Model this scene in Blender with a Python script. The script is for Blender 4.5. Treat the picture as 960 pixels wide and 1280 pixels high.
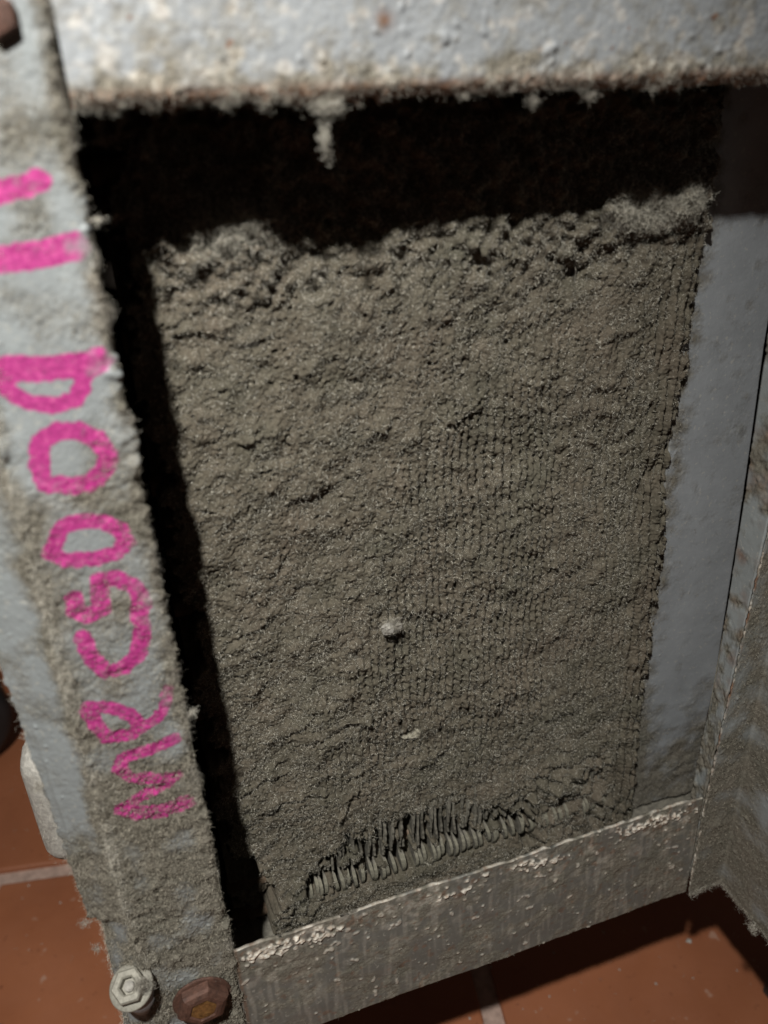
import bpy, math, random
import numpy as np
from mathutils import Vector, Matrix

S = 0.001                      # everything below is written in millimetres
scene = bpy.context.scene
for o in list(bpy.data.objects): bpy.data.objects.remove(o)
col = scene.collection

# ------------------------------------------------------------------ camera
FR = Vector((0.94632839, -0.32035714, -0.04282384)); UP = Vector((0.17872088, 0.40827244, 0.89519409)); FW = Vector((0.26929802, 0.8548011, -0.44361431))
CAM = Vector((-67.3245, -213.7003, 110.9036))
cd = bpy.data.cameras.new('camera'); cam = bpy.data.objects.new('camera', cd); col.objects.link(cam)
cam.matrix_world = Matrix.Translation(CAM*S) @ Matrix(((FR.x, UP.x, -FW.x), (FR.y, UP.y, -FW.y), (FR.z, UP.z, -FW.z))).to_4x4()
cd.sensor_fit = 'VERTICAL'; cd.sensor_height = 36; cd.lens = 36*996/1280
cd.clip_start = 0.005; cd.clip_end = 20
cd.dof.use_dof = True; cd.dof.focus_distance = 0.335; cd.dof.aperture_fstop = 7.5
scene.camera = cam

# ------------------------------------------------------------------ light
w = bpy.data.worlds.new('World'); scene.world = w; w.use_nodes = True
w.node_tree.nodes['Background'].inputs[0].default_value = (1.0, .76, .64, 1)
w.node_tree.nodes['Background'].inputs[1].default_value = 0.036
ld = bpy.data.lights.new('torch', 'SPOT'); torch = bpy.data.objects.new('torch', ld); col.objects.link(torch)
LP = Vector((-171.5, -290, 427.5)); torch.location = LP*S
ld.energy = 23; ld.color = (1.0, .985, .945); ld.shadow_soft_size = .009
ld.spot_size = math.radians(86); ld.spot_blend = 1.0
torch.rotation_euler = (Vector((-125, 60, -150))-LP).to_track_quat('-Z', 'Y').to_euler()

vs = scene.view_settings
vs.view_transform = 'Standard'; vs.look = 'None'; vs.exposure = 0; vs.gamma = 1; vs.use_curve_mapping = False
scene.render.engine = 'CYCLES'

# ------------------------------------------------------------------ noise on grids
def gn(seed, shape, d, L, hp=None):
    """Gaussian noise, correlation length L mm (scalar or per axis), unit deviation; hp removes longer waves"""
    r = np.random.default_rng(seed)
    L = (L, L) if np.isscalar(L) else L
    fx = np.fft.fftfreq(shape[0], d[0])[:, None]; fy = np.fft.rfftfreq(shape[1], d[1])[None, :]
    k2 = (fx*L[0])**2+(fy*L[1])**2
    H = np.exp(-k2*4)
    if hp: H = H*(1-np.exp(-((fx*hp)**2+(fy*hp)**2)*4))
    n = np.fft.irfft2(np.fft.rfft2(r.standard_normal(shape))*H, s=shape)
    n -= n.mean(); return n/(n.std()+1e-9)
def sstep(a, b, x):
    t = np.clip((x-a)/(b-a), 0, 1); return t*t*(3-2*t)
def seg_dist(X, Z, pts):
    """distance to a polyline, and the signed side of the nearest segment"""
    best = np.full(X.shape, 1e9); side = np.zeros(X.shape); rad = np.zeros(X.shape)
    for a, b in zip(pts[:-1], pts[1:]):
        ax, az = a[0], a[1]; bx, bz = b[0], b[1]
        L2 = (bx-ax)**2+(bz-az)**2+1e-9
        t = np.clip(((X-ax)*(bx-ax)+(Z-az)*(bz-az))/L2, 0, 1)
        px = ax+t*(bx-ax); pz = az+t*(bz-az)
        D = np.hypot(X-px, Z-pz); m = D < best
        best = np.where(m, D, best)
        side = np.where(m, np.sign((bx-ax)*(Z-az)-(bz-az)*(X-ax)), side)
        if len(a) > 2: rad = np.where(m, a[2]+t*(b[2]-a[2]), rad)
    return best, side, rad

# ------------------------------------------------------------------ materials
def new_mat(name):
    m = bpy.data.materials.new(name); m.use_nodes = True
    nt = m.node_tree; b = nt.nodes['Principled BSDF']
    return m, nt, b
def N(nt, t, **kw):
    n = nt.nodes.new(t)
    for k, v in kw.items():
        if k.startswith('i_'): n.inputs[int(k[2:])].default_value = v
        else: setattr(n, k, v)
    return n
def coords(nt): 
    g = N(nt, 'ShaderNodeTexCoord'); return g.outputs['Object']
def noise(nt, scale, detail=4, rough=.6, vec=None):
    n = N(nt, 'ShaderNodeTexNoise'); n.inputs['Scale'].default_value = scale; n.inputs['Detail'].default_value = detail; n.inputs['Roughness'].default_value = rough
    nt.links.new(vec if vec is not None else coords(nt), n.inputs['Vector']); return n.outputs['Fac']
def ramp(nt, fac, stops):
    r = N(nt, 'ShaderNodeValToRGB'); e = r.color_ramp.elements
    while len(e) < len(stops): e.new(.5)
    for i, (p, c) in enumerate(stops): e[i].position = p; e[i].color = (*c, 1)
    nt.links.new(fac, r.inputs[0]); return r.outputs[0]
def mix(nt, fac, a, b, mode='MIX'):
    n = N(nt, 'ShaderNodeMix', data_type='RGBA', blend_type=mode)
    if isinstance(fac, float): n.inputs[0].default_value = fac
    else: nt.links.new(fac, n.inputs[0])
    for i, v in ((6, a), (7, b)):
        if isinstance(v, tuple): n.inputs[i].default_value = (*v, 1)
        else: nt.links.new(v, n.inputs[i])
    return n.outputs[2]
def attr(nt, name):
    a = N(nt, 'ShaderNodeAttribute'); a.attribute_name = name; return a.outputs['Fac']
def maths(nt, op, a, b=None):
    n = N(nt, 'ShaderNodeMath', operation=op)
    for i, v in enumerate((a, b)):
        if v is None: continue
        if isinstance(v, (int, float)): n.inputs[i].default_value = v
        else: nt.links.new(v, n.inputs[i])
    return n.outputs[0]
def bump(nt, b, h, strength, dist):
    n = N(nt, 'ShaderNodeBump'); n.inputs['Strength'].default_value = strength; n.inputs['Distance'].default_value = dist
    nt.links.new(h, n.inputs['Height']); nt.links.new(n.outputs[0], b.inputs['Normal'])

def dust_colour(nt, warm=0.0, k=1.0):
    c1 = ramp(nt, noise(nt, 900, 3), [(.3, (.172*k, .159*k, .131*k)), (.7, (.305*k, .286*k, .242*k))])
    c2 = ramp(nt, noise(nt, 60, 4), [(.3, (.72, .73, .69)), (.7, (1.0, .95, .90))])
    c = mix(nt, 1.0, c1, c2, 'MULTIPLY')
    sp = ramp(nt, noise(nt, 2600, 1), [(.70, (0, 0, 0)), (.76, (1, 1, 1))])
    return mix(nt, maths(nt, 'MULTIPLY', sp, .35), c, (.6*k, .57*k, .5*k))

def mk_frame_mat(name, paint, k=1.0):
    """painted / galvanised sheet under dust: attribute dust mixes them, ink is marker pen"""
    m, nt, b = new_mat(name)
    pn = noise(nt, 55, 5, .65)
    pc = mix(nt, ramp(nt, pn, [(.35, (0, 0, 0)), (.68, (1, 1, 1))]), tuple(x*.82 for x in paint), paint)
    spk = ramp(nt, noise(nt, 420, 3), [(.60, (0, 0, 0)), (.68, (1, 1, 1))])
    pc = mix(nt, maths(nt, 'MULTIPLY', spk, .4), pc, (.46, .44, .38))
    rust_brown = ramp(nt, noise(nt, 130, 4, .7), [(.68, (0, 0, 0)), (.75, (1, 1, 1))])
    pc = mix(nt, maths(nt, 'MULTIPLY', rust_brown, .45), pc, (.12, .085, .05))
    dc = dust_colour(nt, 0, k)
    d = attr(nt, 'dust')
    ph = maths(nt, 'SUBTRACT', maths(nt, 'ADD', d, noise(nt, 700, 4, .7)), .5)
    dm = maths(nt, 'MULTIPLY', ramp(nt, ph, [(.12, (0, 0, 0)), (.95, (1, 1, 1))]), 1.0)
    c = mix(nt, dm, pc, dc)
    rs = attr(nt, 'rust_brown')
    c = mix(nt, rs, c, ramp(nt, noise(nt, 500, 4), [(.3, (.06, .03, .018)), (.7, (.26, .13, .07))]))
    ch = attr(nt, 'chip_glint')
    c = mix(nt, ch, c, ramp(nt, noise(nt, 800, 3), [(.3, (.52, .40, .30)), (.6, (.85, .80, .70))]))
    ink = attr(nt, 'ink')
    ic = ramp(nt, noise(nt, 520, 4, .7), [(.28, (.24, .005, .11)), (.50, (.42, .014, .19)), (.64, (.52, .05, .24)), (.78, (.60, .24, .34))])
    c = mix(nt, ink, c, ic)
    nt.links.new(c, b.inputs['Base Color'])
    ro = N(nt, 'ShaderNodeMapRange'); ro.inputs[3].default_value = .5; ro.inputs[4].default_value = .95
    nt.links.new(dm, ro.inputs[0]); nt.links.new(ro.outputs[0], b.inputs['Roughness'])
    b.inputs['Specular IOR Level'].default_value = .3
    bh = maths(nt, 'ADD', noise(nt, 1500, 4, .7), noise(nt, 300, 3))
    bump(nt, b, bh, .35, .0003)
    return m
M_post = mk_frame_mat('grey_painted_sheet', (.28, .30, .30), .72)
M_rail = mk_frame_mat('dusty_rail_sheet', (.32, .335, .345))
M_brail = mk_frame_mat('dull_dusty_steel', (.16, .158, .14), .80)
M_plate = mk_frame_mat('smooth_grey_plate', (.285, .30, .312), .62)

def simple(name, c, rough=.6, metal=0.0, var=.3, scale=300, bs=.3, bd=.0002):
    m, nt, b = new_mat(name)
    cc = ramp(nt, noise(nt, scale, 4, .65), [(.3, tuple(x*(1-var) for x in c)), (.7, tuple(min(1, x*(1+var)) for x in c))])
    nt.links.new(cc, b.inputs['Base Color']); b.inputs['Roughness'].default_value = rough; b.inputs['Metallic'].default_value = metal
    bump(nt, b, noise(nt, scale*4, 4, .7), bs, bd); return m
M_fluff, nt, b = new_mat('lint_felt')
c = dust_colour(nt, 0, .50)
warm = ramp(nt, noise(nt, 22, 3), [(.35, (.94, .935, .88)), (.65, (1.05, .97, .92))])
c = mix(nt, 1.0, c, warm, 'MULTIPLY')
c = mix(nt, attr(nt, 'chip_glint'), c, (.50, .47, .37))
nt.links.new(c, b.inputs['Base Color']); b.inputs['Roughness'].default_value = 1; b.inputs['Specular IOR Level'].default_value = .1
bump(nt, b, noise(nt, 2200, 4, .75), .4, .0003)
def fibre_mat(name, a, bcol):
    m, nt, b = new_mat(name)
    cc = ramp(nt, noise(nt, 800, 1), [(.35, a), (.65, bcol)])
    nt.links.new(cc, b.inputs['Base Color']); b.inputs['Roughness'].default_value = .75; b.inputs['Specular IOR Level'].default_value = .35
    return m
M_fib = fibre_mat('lint_fibre', (.20, .183, .152), (.42, .39, .33))
M_fibp = fibre_mat('pale_lint_fibre', (.32, .30, .25), (.62, .585, .50))
M_postfib = fibre_mat('grimy_lint_fibre', (.10, .09, .068), (.43, .39, .31))
M_matfib = fibre_mat('felt_fibre', (.17, .160, .132), (.62, .585, .49))
M_fin = simple('dust_caked_aluminium', (.155, .143, .115), .8, 0, .45, 500, .6, .0004)
M_nub = simple('pale_fin_dust', (.19, .178, .135), .85, 0, .35, 500, .6, .0004)
M_zinc = simple('zinc_plated_steel', (.28, .265, .22), .6, .2, .25, 700, .5, .00015)
M_rust = simple('rusty_brown_steel', (.105, .052, .036), .62, .2, .5, 350, .8, .0004)
M_gold = simple('worn_brass_rust', (.30, .17, .06), .42, .6, .6, 500, .9, .0003)
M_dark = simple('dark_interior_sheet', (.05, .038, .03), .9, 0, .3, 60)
M_black = simple('black_rubber', (.012, .012, .013), .55, 0, .3, 80)
M_foot = simple('dusty_white_plastic', (.40, .38, .34), .75, 0, .3, 420, .8, .0005)
M_copper = simple('dusty_copper_tube', (.17, .12, .08), .7, .1, .3, 200)

M_tile, nt, b = new_mat('terracotta_tile')
geo_n = N(nt, 'ShaderNodeObjectInfo')
tc = ramp(nt, noise(nt, 9, 5, .6, ), [(.3, (.255, .090, .041)), (.7, (.35, .130, .060))])
tc = mix(nt, ramp(nt, noise(nt, 130, 4, .7), [(.62, (0, 0, 0)), (.72, (.55, .55, .55))]), tc, (.13, .042, .022))
tc = mix(nt, ramp(nt, noise(nt, 75, 2, .5), [(.70, (0, 0, 0)), (.75, (.7, .7, .7))]), tc, (.42, .26, .19))
nt.links.new(tc, b.inputs['Base Color'])
rr = ramp(nt, noise(nt, 40, 4), [(.3, (.38, .38, .38)), (.7, (.6, .6, .6))]); nt.links.new(rr, b.inputs['Roughness'])
bump(nt, b, maths(nt, 'ADD', noise(nt, 30, 3), maths(nt, 'MULTIPLY', noise(nt, 500, 4), .3)), .35, .0006)
M_grout = simple('pinkish_grey_grout', (.42, .30, .245), .9, 0, .25, 200, .7, .0006)

# ------------------------------------------------------------------ builders
def tag(o, label=None, cat=None, group=None, kind=None):
    for k, v in (('label', label), ('category', cat), ('group', group), ('kind', kind)):
        if v: o[k] = v
    return o
def link(name, me, mat, parent=None, loc=None):
    if mat is not None and not me.materials: me.materials.append(mat)
    o = bpy.data.objects.new(name, me); col.objects.link(o)
    if loc is not None: o.location = Vector(loc)*S
    if parent is not None: o.parent = parent
    return o
def empty(name, loc=(0, 0, 0), rz=0):
    o = bpy.data.objects.new(name, None); o.empty_display_size = .02; col.objects.link(o); o.location = Vector(loc)*S; o.rotation_euler.z = rz; return o
def np_mesh(name, V, quads=None, tris=None, smooth=True, attrs=None):
    me = bpy.data.meshes.new(name)
    V = np.asarray(V, np.float32)*S
    faces = []; tot = []
    if quads is not None and len(quads): faces.append(np.asarray(quads, np.int32).ravel()); tot.append(np.full(len(quads), 4, np.int32))
    if tris is not None and len(tris): faces.append(np.asarray(tris, np.int32).ravel()); tot.append(np.full(len(tris), 3, np.int32))
    li = np.concatenate(faces); lt = np.concatenate(tot); ls = np.concatenate([[0], np.cumsum(lt)[:-1]]).astype(np.int32)
    me.vertices.add(len(V)); me.vertices.foreach_set('co', V.ravel())
    me.loops.add(len(li)); me.loops.foreach_set('vertex_index', li)
    me.polygons.add(len(lt)); me.polygons.foreach_set('loop_start', ls); me.polygons.foreach_set('loop_total', lt)
    me.update(calc_edges=True)
    me.polygons.foreach_set('use_smooth', np.full(len(lt), smooth))
    for k, a in (attrs or {}).items():
        at = me.attributes.new(k, 'FLOAT', 'POINT'); at.data.foreach_set('value', np.asarray(a, np.float32).ravel())
    me.validate(); return me
def sheet(name, P, back, mat, parent=None, attrs=None, folded=0):
    """P (nu,nv,3) front surface; skirt and back face displaced by vector `back` give it thickness"""
    nu, nv, _ = P.shape; V = P.reshape(-1, 3)
    idx = np.arange(nu*nv).reshape(nu, nv)
    Q = np.stack([idx[:-1, :-1], idx[1:, :-1], idx[1:, 1:], idx[:-1, 1:]], -1).reshape(-1, 4)
    ring = np.concatenate([idx[:, 0], idx[-1, 1:], idx[-2::-1, -1], idx[0, -2:0:-1]])
    B = V[ring]+np.array(back); n0 = len(V); m = len(ring)
    # coarse back grid made of the ring only: connect opposite sides
    ri = n0+np.arange(m); nx = np.roll(ring, -1); rn = np.roll(ri, -1)
    Qs = np.stack([ring, ri, rn, nx], -1)
    # coarse back: strips straight across between the two long edges
    T = np.zeros((0, 3), int); pos = {}
    ridx = np.full(n0, -1); ridx[ring] = ri
    lo, hi = (idx[:, 0], idx[:, -1])
    if folded: 
        lo, hi = (idx[0, :], idx[-1, :])
        mid = (V[idx[folded, :]]+np.array(back)); mi = n0+m+np.arange(nv)
        Qb = np.concatenate([np.stack([ridx[lo[:-1]], ridx[lo[1:]], mi[1:], mi[:-1]], -1), np.stack([mi[:-1], mi[1:], ridx[hi[1:]], ridx[hi[:-1]]], -1)])
        VV = np.concatenate([V, B, mid]); extra = idx[folded, :]
    else:
        Qb = np.stack([ridx[lo[:-1]], ridx[hi[:-1]], ridx[hi[1:]], ridx[lo[1:]]], -1)
        VV = np.concatenate([V, B]); extra = np.zeros(0, int)
    at = {}
    for k, a in (attrs or {}).items():
        a = np.broadcast_to(a, (nu, nv)).reshape(-1); at[k] = np.concatenate([a, a[ring], a[extra]])
    # orientation: make the front normal point away from `back`
    e1 = P[1, 0]-P[0, 0]; e2 = P[0, 1]-P[0, 0]
    if np.dot(np.cross(e1, e2), np.array(back)) > 0: Q = Q[:, ::-1]; Qs = Qs[:, ::-1]; Qb = Qb[:, ::-1]
    me = np_mesh(name, VV, np.concatenate([Q, Qs, Qb]), None, True, at)
    return link(name, me, mat, parent)
def surf_normals(P):
    du = np.gradient(P, axis=0); dv = np.gradient(P, axis=1)
    n = np.cross(du, dv); n /= np.linalg.norm(n, axis=2, keepdims=True)+1e-9
    s = np.sign(-n[..., 1].mean()) if abs(n[..., 1].mean()) > .2 else np.sign(-n[..., 0].mean())
    return n*s
def fibres(name, seed, base, nrm, length, width, curl, mat, parent=None, lift=.35, segs=4, bias=None):
    """curly lint: flat ribbons that wander over and off the surface"""
    r = np.random.default_rng(seed); n = len(base)
    d = r.standard_normal((n, 3)); 
    d -= (d*nrm).sum(1, keepdims=True)*nrm; d /= np.linalg.norm(d, axis=1, keepdims=True)+1e-9
    d = d+nrm*r.uniform(0, lift*2, (n, 1))
    if bias is not None: d = d+np.array(bias)
    L = length*r.uniform(.4, 1.5, (n, 1))/segs
    ax = r.standard_normal((n, 3)); ax /= np.linalg.norm(ax, axis=1, keepdims=True)
    p = base.copy(); pts = [p]
    for k in range(segs):
        d = d+np.cross(ax, d)*curl+r.standard_normal((n, 3))*curl*.35-nrm*lift*.12
        d /= np.linalg.norm(d, axis=1, keepdims=True)+1e-9
        p = p+d*L; pts.append(p)
    pts = np.stack(pts, 1)                                   # n, segs+1, 3
    sd = np.cross(ax, nrm)+r.standard_normal((n, 3))*.5; sd /= np.linalg.norm(sd, axis=1, keepdims=True)
    wd = width*r.uniform(.6, 1.4, (n, 1, 1))*np.linspace(1, .4, segs+1)[None, :, None]*.5
    A = pts-sd[:, None]*wd; B = pts+sd[:, None]*wd
    V = np.stack([A, B], 2).reshape(-1, 3)
    b0 = (np.arange(n)*(segs+1)*2)[:, None]; k = np.arange(segs)[None, :]*2
    Q = np.stack([b0+k, b0+k+1, b0+k+3, b0+k+2], -1).reshape(-1, 4)
    o = link(name, np_mesh(name, V, Q, None, False), mat, parent); o['kind'] = 'stuff'; return o
def on_sheet(seed, P, n, wgt, off=0.0):
    r = np.random.default_rng(seed); w_ = np.clip(wgt, 0, None).ravel().astype(float); w_ /= w_.sum()
    i = r.choice(w_.size, n, p=w_); Nn = surf_normals(P).reshape(-1, 3)[i]
    return P.reshape(-1, 3)[i]+r.uniform(-.15, .15, (n, 3))+Nn*off, Nn
def box(name, x0, x1, y0, y1, z0, z1, mat, parent=None, bev=.4):
    import bmesh
    bm = bmesh.new(); bmesh.ops.create_cube(bm, size=1)
    for v in bm.verts: v.co = Vector(((x0+x1)/2+v.co.x*(x1-x0), (y0+y1)/2+v.co.y*(y1-y0), (z0+z1)/2+v.co.z*(z1-z0)))*S
    if bev: bmesh.ops.bevel(bm, geom=bm.edges[:], offset=bev*S, segments=2, affect='EDGES', profile=.5)
    me = bpy.data.meshes.new(name); bm.to_mesh(me); bm.free(); return link(name, me, mat, parent)
def lathe(name, prof, n, mat, parent=None, loc=(0, 0, 0), rot=None, smooth=True, hexa=False, jitter=0, seed=0):
    """prof: (radius, height) along local +Z"""
    r = random.Random(seed); V = []; Q = []
    for rad, h in prof:
        for k in range(n):
            a = 2*math.pi*k/n; rr_ = rad
            if jitter: rr_ *= 1+r.uniform(-jitter, jitter)
            V.append((rr_*math.cos(a), rr_*math.sin(a), h))
    for i in range(len(prof)-1):
        for k in range(n):
            a, b_ = i*n+k, i*n+(k+1) % n; Q.append((a, b_, b_+n, a+n))
    T = []
    for i, flip in ((0, True), (len(prof)-1, False)):
        c_ = len(V); V.append((0, 0, prof[i][1]))
        for k in range(n):
            a, b_ = i*n+k, i*n+(k+1) % n; T.append((b_, a, c_) if flip else (a, b_, c_))
    o = link(name, np_mesh(name, V, Q, T, smooth), mat, parent, loc)
    if rot: o.rotation_euler = rot
    return o
OUT = (math.radians(90), 0, 0)       # local +Z turned to face the viewer (-Y)

# ------------------------------------------------------------------ the floor
FZ = -395
ang = math.radians(-10.5); fu = np.array([math.cos(ang), math.sin(ang)]); fv = np.array([-math.sin(ang), math.cos(ang)])
floor = box('floor', -2500, 2500, -2500, 2500, FZ-40, FZ-4, M_grout, None, 0); floor['kind'] = 'structure'
TS, G = 333, 13.0
# corner of four tiles: where the two visible joints cross
j1 = np.array([-204.5, 280.6]); j2 = np.array([77.4, 73.5])
cu = j2@fu; cv = j1@fv
tile_me = []
for kx in range(3):
    P0 = [(-TS/2, -TS/2), (TS/2, TS/2)]
    import bmesh
    bm = bmesh.new(); bmesh.ops.create_cube(bm, size=1)
    for v in bm.verts: v.co = Vector((v.co.x*TS, v.co.y*TS, v.co.z*14))*S
    bmesh.ops.bevel(bm, geom=bm.edges[:], offset=2.2*S, segments=3, affect='EDGES', profile=.5)
    me = bpy.data.meshes.new('tile'); bm.to_mesh(me); bm.free()
    for p in me.polygons: p.use_smooth = False
    me.materials.append(M_tile); tile_me.append(me)
rt = random.Random(3)
for i in range(-3, 4):
    for j in range(-3, 5):
        c_ = fu*(cu+(i+(.5 if j < 0 else .08))*(TS+G))+fv*(cv+(j+.5)*(TS+G))
        o = link('tile', tile_me[rt.randrange(3)], None, floor, (c_[0], c_[1], FZ-7+rt.uniform(-.4, .4)))
        o.rotation_euler = (rt.uniform(-.001, .001), rt.uniform(-.001, .001), ang)

# ------------------------------------------------------------------ the cooling unit
unit = empty('cooling_unit', (0, 0, FZ))
tag(unit, 'lint-clogged cooling unit with open grey metal frame and pink handwriting on its left post', 'cooling unit')
class Rel:                                     # parts are written in scene millimetres: undo the root's height
    pass
root = unit
def under(o, parent=root):
    o.parent = parent
    o.matrix_parent_inverse = Matrix.Translation(-Vector((0, 0, FZ))*S) if parent is root else Matrix.Identity(4)
    return o

# ---- left post front: pink letters
INK = [[(-89.2, 99.2, 2.36), (-82.8, 100.3, 2.37), (-79.3, 101.4, 2.38)], [(-93.7, 84.8, 2.89), (-82.7, 85.3, 2.94), (-74.2, 86.4, 2.96)], [(-99.1, 59.7, 2.95), (-86.8, 58.1, 3.01), (-76.9, 58.0, 3.05), (-74.0, 58.9, 3.05)], [(-97.7, 57.7, 1.98), (-97.1, 53.9, 1.99), (-92.7, 50.2, 2.02), (-87.0, 48.4, 2.05), (-81.9, 49.4, 2.06), (-79.4, 53.1, 2.05), (-78.3, 56.7, 2.03)], [(-92.8, 39.3, 2.28), (-88.1, 41.8, 2.28), (-83.3, 41.0, 2.3), (-78.6, 37.7, 2.33), (-76.7, 33.5, 2.35), (-78.5, 29.2, 2.37), (-82.9, 26.1, 2.37), (-87.7, 26.2, 2.36), (-94.0, 28.1, 2.33), (-94.4, 32.8, 2.31), (-92.8, 39.3, 2.28)], [(-97.0, 7.8, 2.09), (-92.5, 14.7, 2.07), (-87.8, 15.5, 2.08), (-82.4, 14.4, 2.1), (-78.1, 10.9, 2.13), (-76.8, 6.8, 2.15), (-80.8, 3.8, 2.15), (-86.7, 3.3, 2.14), (-94.2, 4.8, 2.11), (-97.0, 7.8, 2.09)], [(-94.1, -7.7, 2.28), (-94.7, -12.0, 2.29), (-92.0, -14.7, 2.31), (-87.3, -13.0, 2.32), (-87.1, -8.5, 2.3), (-86.6, -3.7, 2.28), (-81.6, -4.2, 2.3), (-77.4, -8.1, 2.32), (-75.8, -14.0, 2.35), (-77.6, -15.4, 2.36), (-77.7, -22.9, 2.39), (-80.3, -31.0, 2.42), (-85.7, -35.0, 2.42), (-90.4, -35.1, 2.41), (-93.4, -29.3, 2.38), (-94.6, -21.3, 2.34)], [(-97.9, -45.9, 2.07), (-91.3, -48.3, 2.1), (-86.2, -53.4, 2.13), (-84.1, -58.2, 2.15), (-87.5, -60.4, 2.15), (-95.0, -59.2, 2.13), (-96.9, -53.1, 2.1), (-98.6, -47.3, 2.07)], [(-83.9, -58.3, 1.77), (-79.5, -57.1, 1.78), (-76.4, -53.3, 1.77), (-74.1, -46.6, 1.75)], [(-74.7, -66.3, 2.07), (-83.3, -68.1, 2.06), (-91.4, -68.7, 2.04), (-93.9, -72.9, 2.05), (-90.1, -78.1, 2.08), (-82.2, -81.0, 2.11), (-77.1, -81.7, 2.12)], [(-77.6, -81.9, 1.99), (-82.7, -84.3, 1.99), (-90.1, -86.6, 1.98), (-95.7, -89.5, 1.98)], [(-95.7, -89.5, 2.77), (-91.1, -92.7, 2.8), (-84.4, -94.6, 2.82), (-75.5, -93.9, 2.85)]]
ZT, ZB = 185.0, -262.0
nu, nv = 120, 1360
du = 34.0/(nu-1); dv = (ZT-ZB)/(nv-1); D = (du, dv); sh = (nu, nv)
t = np.linspace(0, 1, nu)[:, None]; zz = np.linspace(ZB, ZT, nv)[None, :]
xl = -103.2+.9*(zz+60)/170; xr = np.full_like(zz, -70.2)
X = xl+(xr-xl)*t; Z = zz+0*t
low = .30*sstep(20, -70, Z)+.15*sstep(-20, -70, Z)+.55*sstep(-60, -110, Z); vlow = sstep(-100, -170, Z)
edge_r = np.exp(-((X+70.2)/3.8)**2*1.0); ridge = np.exp(-((X-xl)/4.5)**2)
dust = .12+.30*gn(1, sh, D, 9)+.85*edge_r+.8*ridge+.62*low+.22*sstep(70, -30, Z)
dust = np.clip(dust, 0, 1.1)
felt = gn(2, sh, D, .9, 6)+.6*gn(3, sh, D, .5)
h = .10*gn(4, sh, D, 20)+dust*(.12*felt+.26*gn(5, sh, D, 2.6))+.035*gn(6, sh, D, .6)
h += vlow*(.42*gn(7, sh, D, 7)+.14*np.abs(felt))
h += .55*edge_r*np.clip(gn(8, sh, D, 2.5), 0, 3)+1.0*ridge*(.5+.5*np.clip(gn(9, sh, D, 3), -1, 3))
h -= .9*np.exp(-((X+86)**2+(Z+128)**2)/7)*1.0
ink = np.zeros(sh)
wob = .17*gn(10, sh, D, 1.0)
for s in INK:
    sub = (Z[0] > min(p[1] for p in s)-5) & (Z[0] < max(p[1] for p in s)+5)
    d_, _, r_ = seg_dist(X[:, sub], Z[:, sub], s)
    ink[:, sub] = np.maximum(ink[:, sub], 1-sstep(-.28, .28, d_-r_*1.08+wob[:, sub]))
fade = sstep(-70.5, -77.5, X+1.3*gn(11, sh, D, 2))
ink *= np.clip(.25+.75*fade, 0, 1)*(.90-.30*np.clip(dust*gn(12, sh, D, 1.0), 0, 1))
Ypos = -1.6-h
xj = .35*gn(13, sh, D, 1.6)*edge_r**2+.45*gn(14, sh, D, 5)*edge_r**2
# edges roll back
roll = np.clip((t-.955)/.045, 0, 1)**2*1.2
P = np.stack([X+xj, Ypos+roll+np.clip((.03-t)/.03, 0, 1)**2*1.0, Z], -1)
post = under(sheet('left_post', P, (0, 2.2, 0), M_post, None, dict(dust=dust, ink=ink, rust_brown=0, chip_glint=0)))
PostP, PostD = P, dust
b_, n_ = on_sheet(21, P, 46000, (dust**2)*(1-.6*ink)*sstep(-240, -60, Z+0)*1.0+.9*dust**2*low*(1-.97*ink))
under(fibres('post_lint', 22, b_, n_, 1.7, .12, .9, M_postfib, None, .8)); bpy.data.objects['post_lint']
b_, n_ = on_sheet(23, P, 3600, edge_r**3*(Z > -180)*np.clip(gn(27, sh, D, 5)+.2, 0, 3)**1.5)
under(fibres('edge_lint', 24, b_, n_, 3.0, .09, .9, M_fib, None, .5, 7, (.3, -.1, -.1)))
b_, n_ = on_sheet(25, P, 9000, ridge**2*np.clip(1+gn(28, sh, D, 6), .1, 3))
under(fibres('ridge_lint', 26, b_, n_, 2.2, .09, .6, M_fibp, None, .8))

# ---- left post bent-back flange, with the step cut into its outer edge
def flange(name, z0, z1, xo0, xo1, dfun, seed, yo=8.0):
    nv = int((z1-z0)/.45); nu = 56
    t = np.linspace(0, 1, nu)[:, None]; z = np.linspace(z0, z1, nv)[None, :]; D = (18/nu, .45)
    xa = -102.9+.9*(z+60)/170; xo = xo0+(xo1-xo0)*(z-z0)/(z1-z0)
    X = xo+(xa-xo)*t; Z = z+0*t; Y = yo*(1-t)-.9
    dust = np.clip(dfun(X, Z, t, D, seed), 0, 1.1)
    h = dust*(.12*gn(seed, (nu, nv), D, .9)+.2*gn(seed+1, (nu, nv), D, 3))+.03*gn(seed+2, (nu, nv), D, 1)+.07*gn(seed+4, (nu, nv), D, 9)+.22*np.clip(gn(seed+5, (nu, nv), D, .9)-1.9, 0, 2)
    h += .35*np.exp(-((t-.22)/.05)**2)*sstep(-40, -80, Z)
    P = np.stack([X-.37*h+.25*gn(seed+3, (nu, nv), D, 2)*(t < .02), Y-h*.9, Z], -1)
    o = under(sheet(name, P, (.3, 1.8, 0), M_post, None, dict(dust=dust, ink=0, rust_brown=0, chip_glint=0)))
    return o, P, dust
def df1(X, Z, t, D, s): return .22+.22*gn(s+7, X.shape, D, 6)+.9*np.exp(-((1-t)/.22)**2)+.75*sstep(-80, -125, Z)
def df2(X, Z, t, D, s): return .62+.3*gn(s+7, X.shape, D, 5)
_, P1, d1 = flange('outer_flange', -143.5, ZT, -117.2, -124.5, df1, 31)
_, P2, d2 = flange('lower_flange', ZB, -144, -118.5, -113.2, df2, 41)
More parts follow.
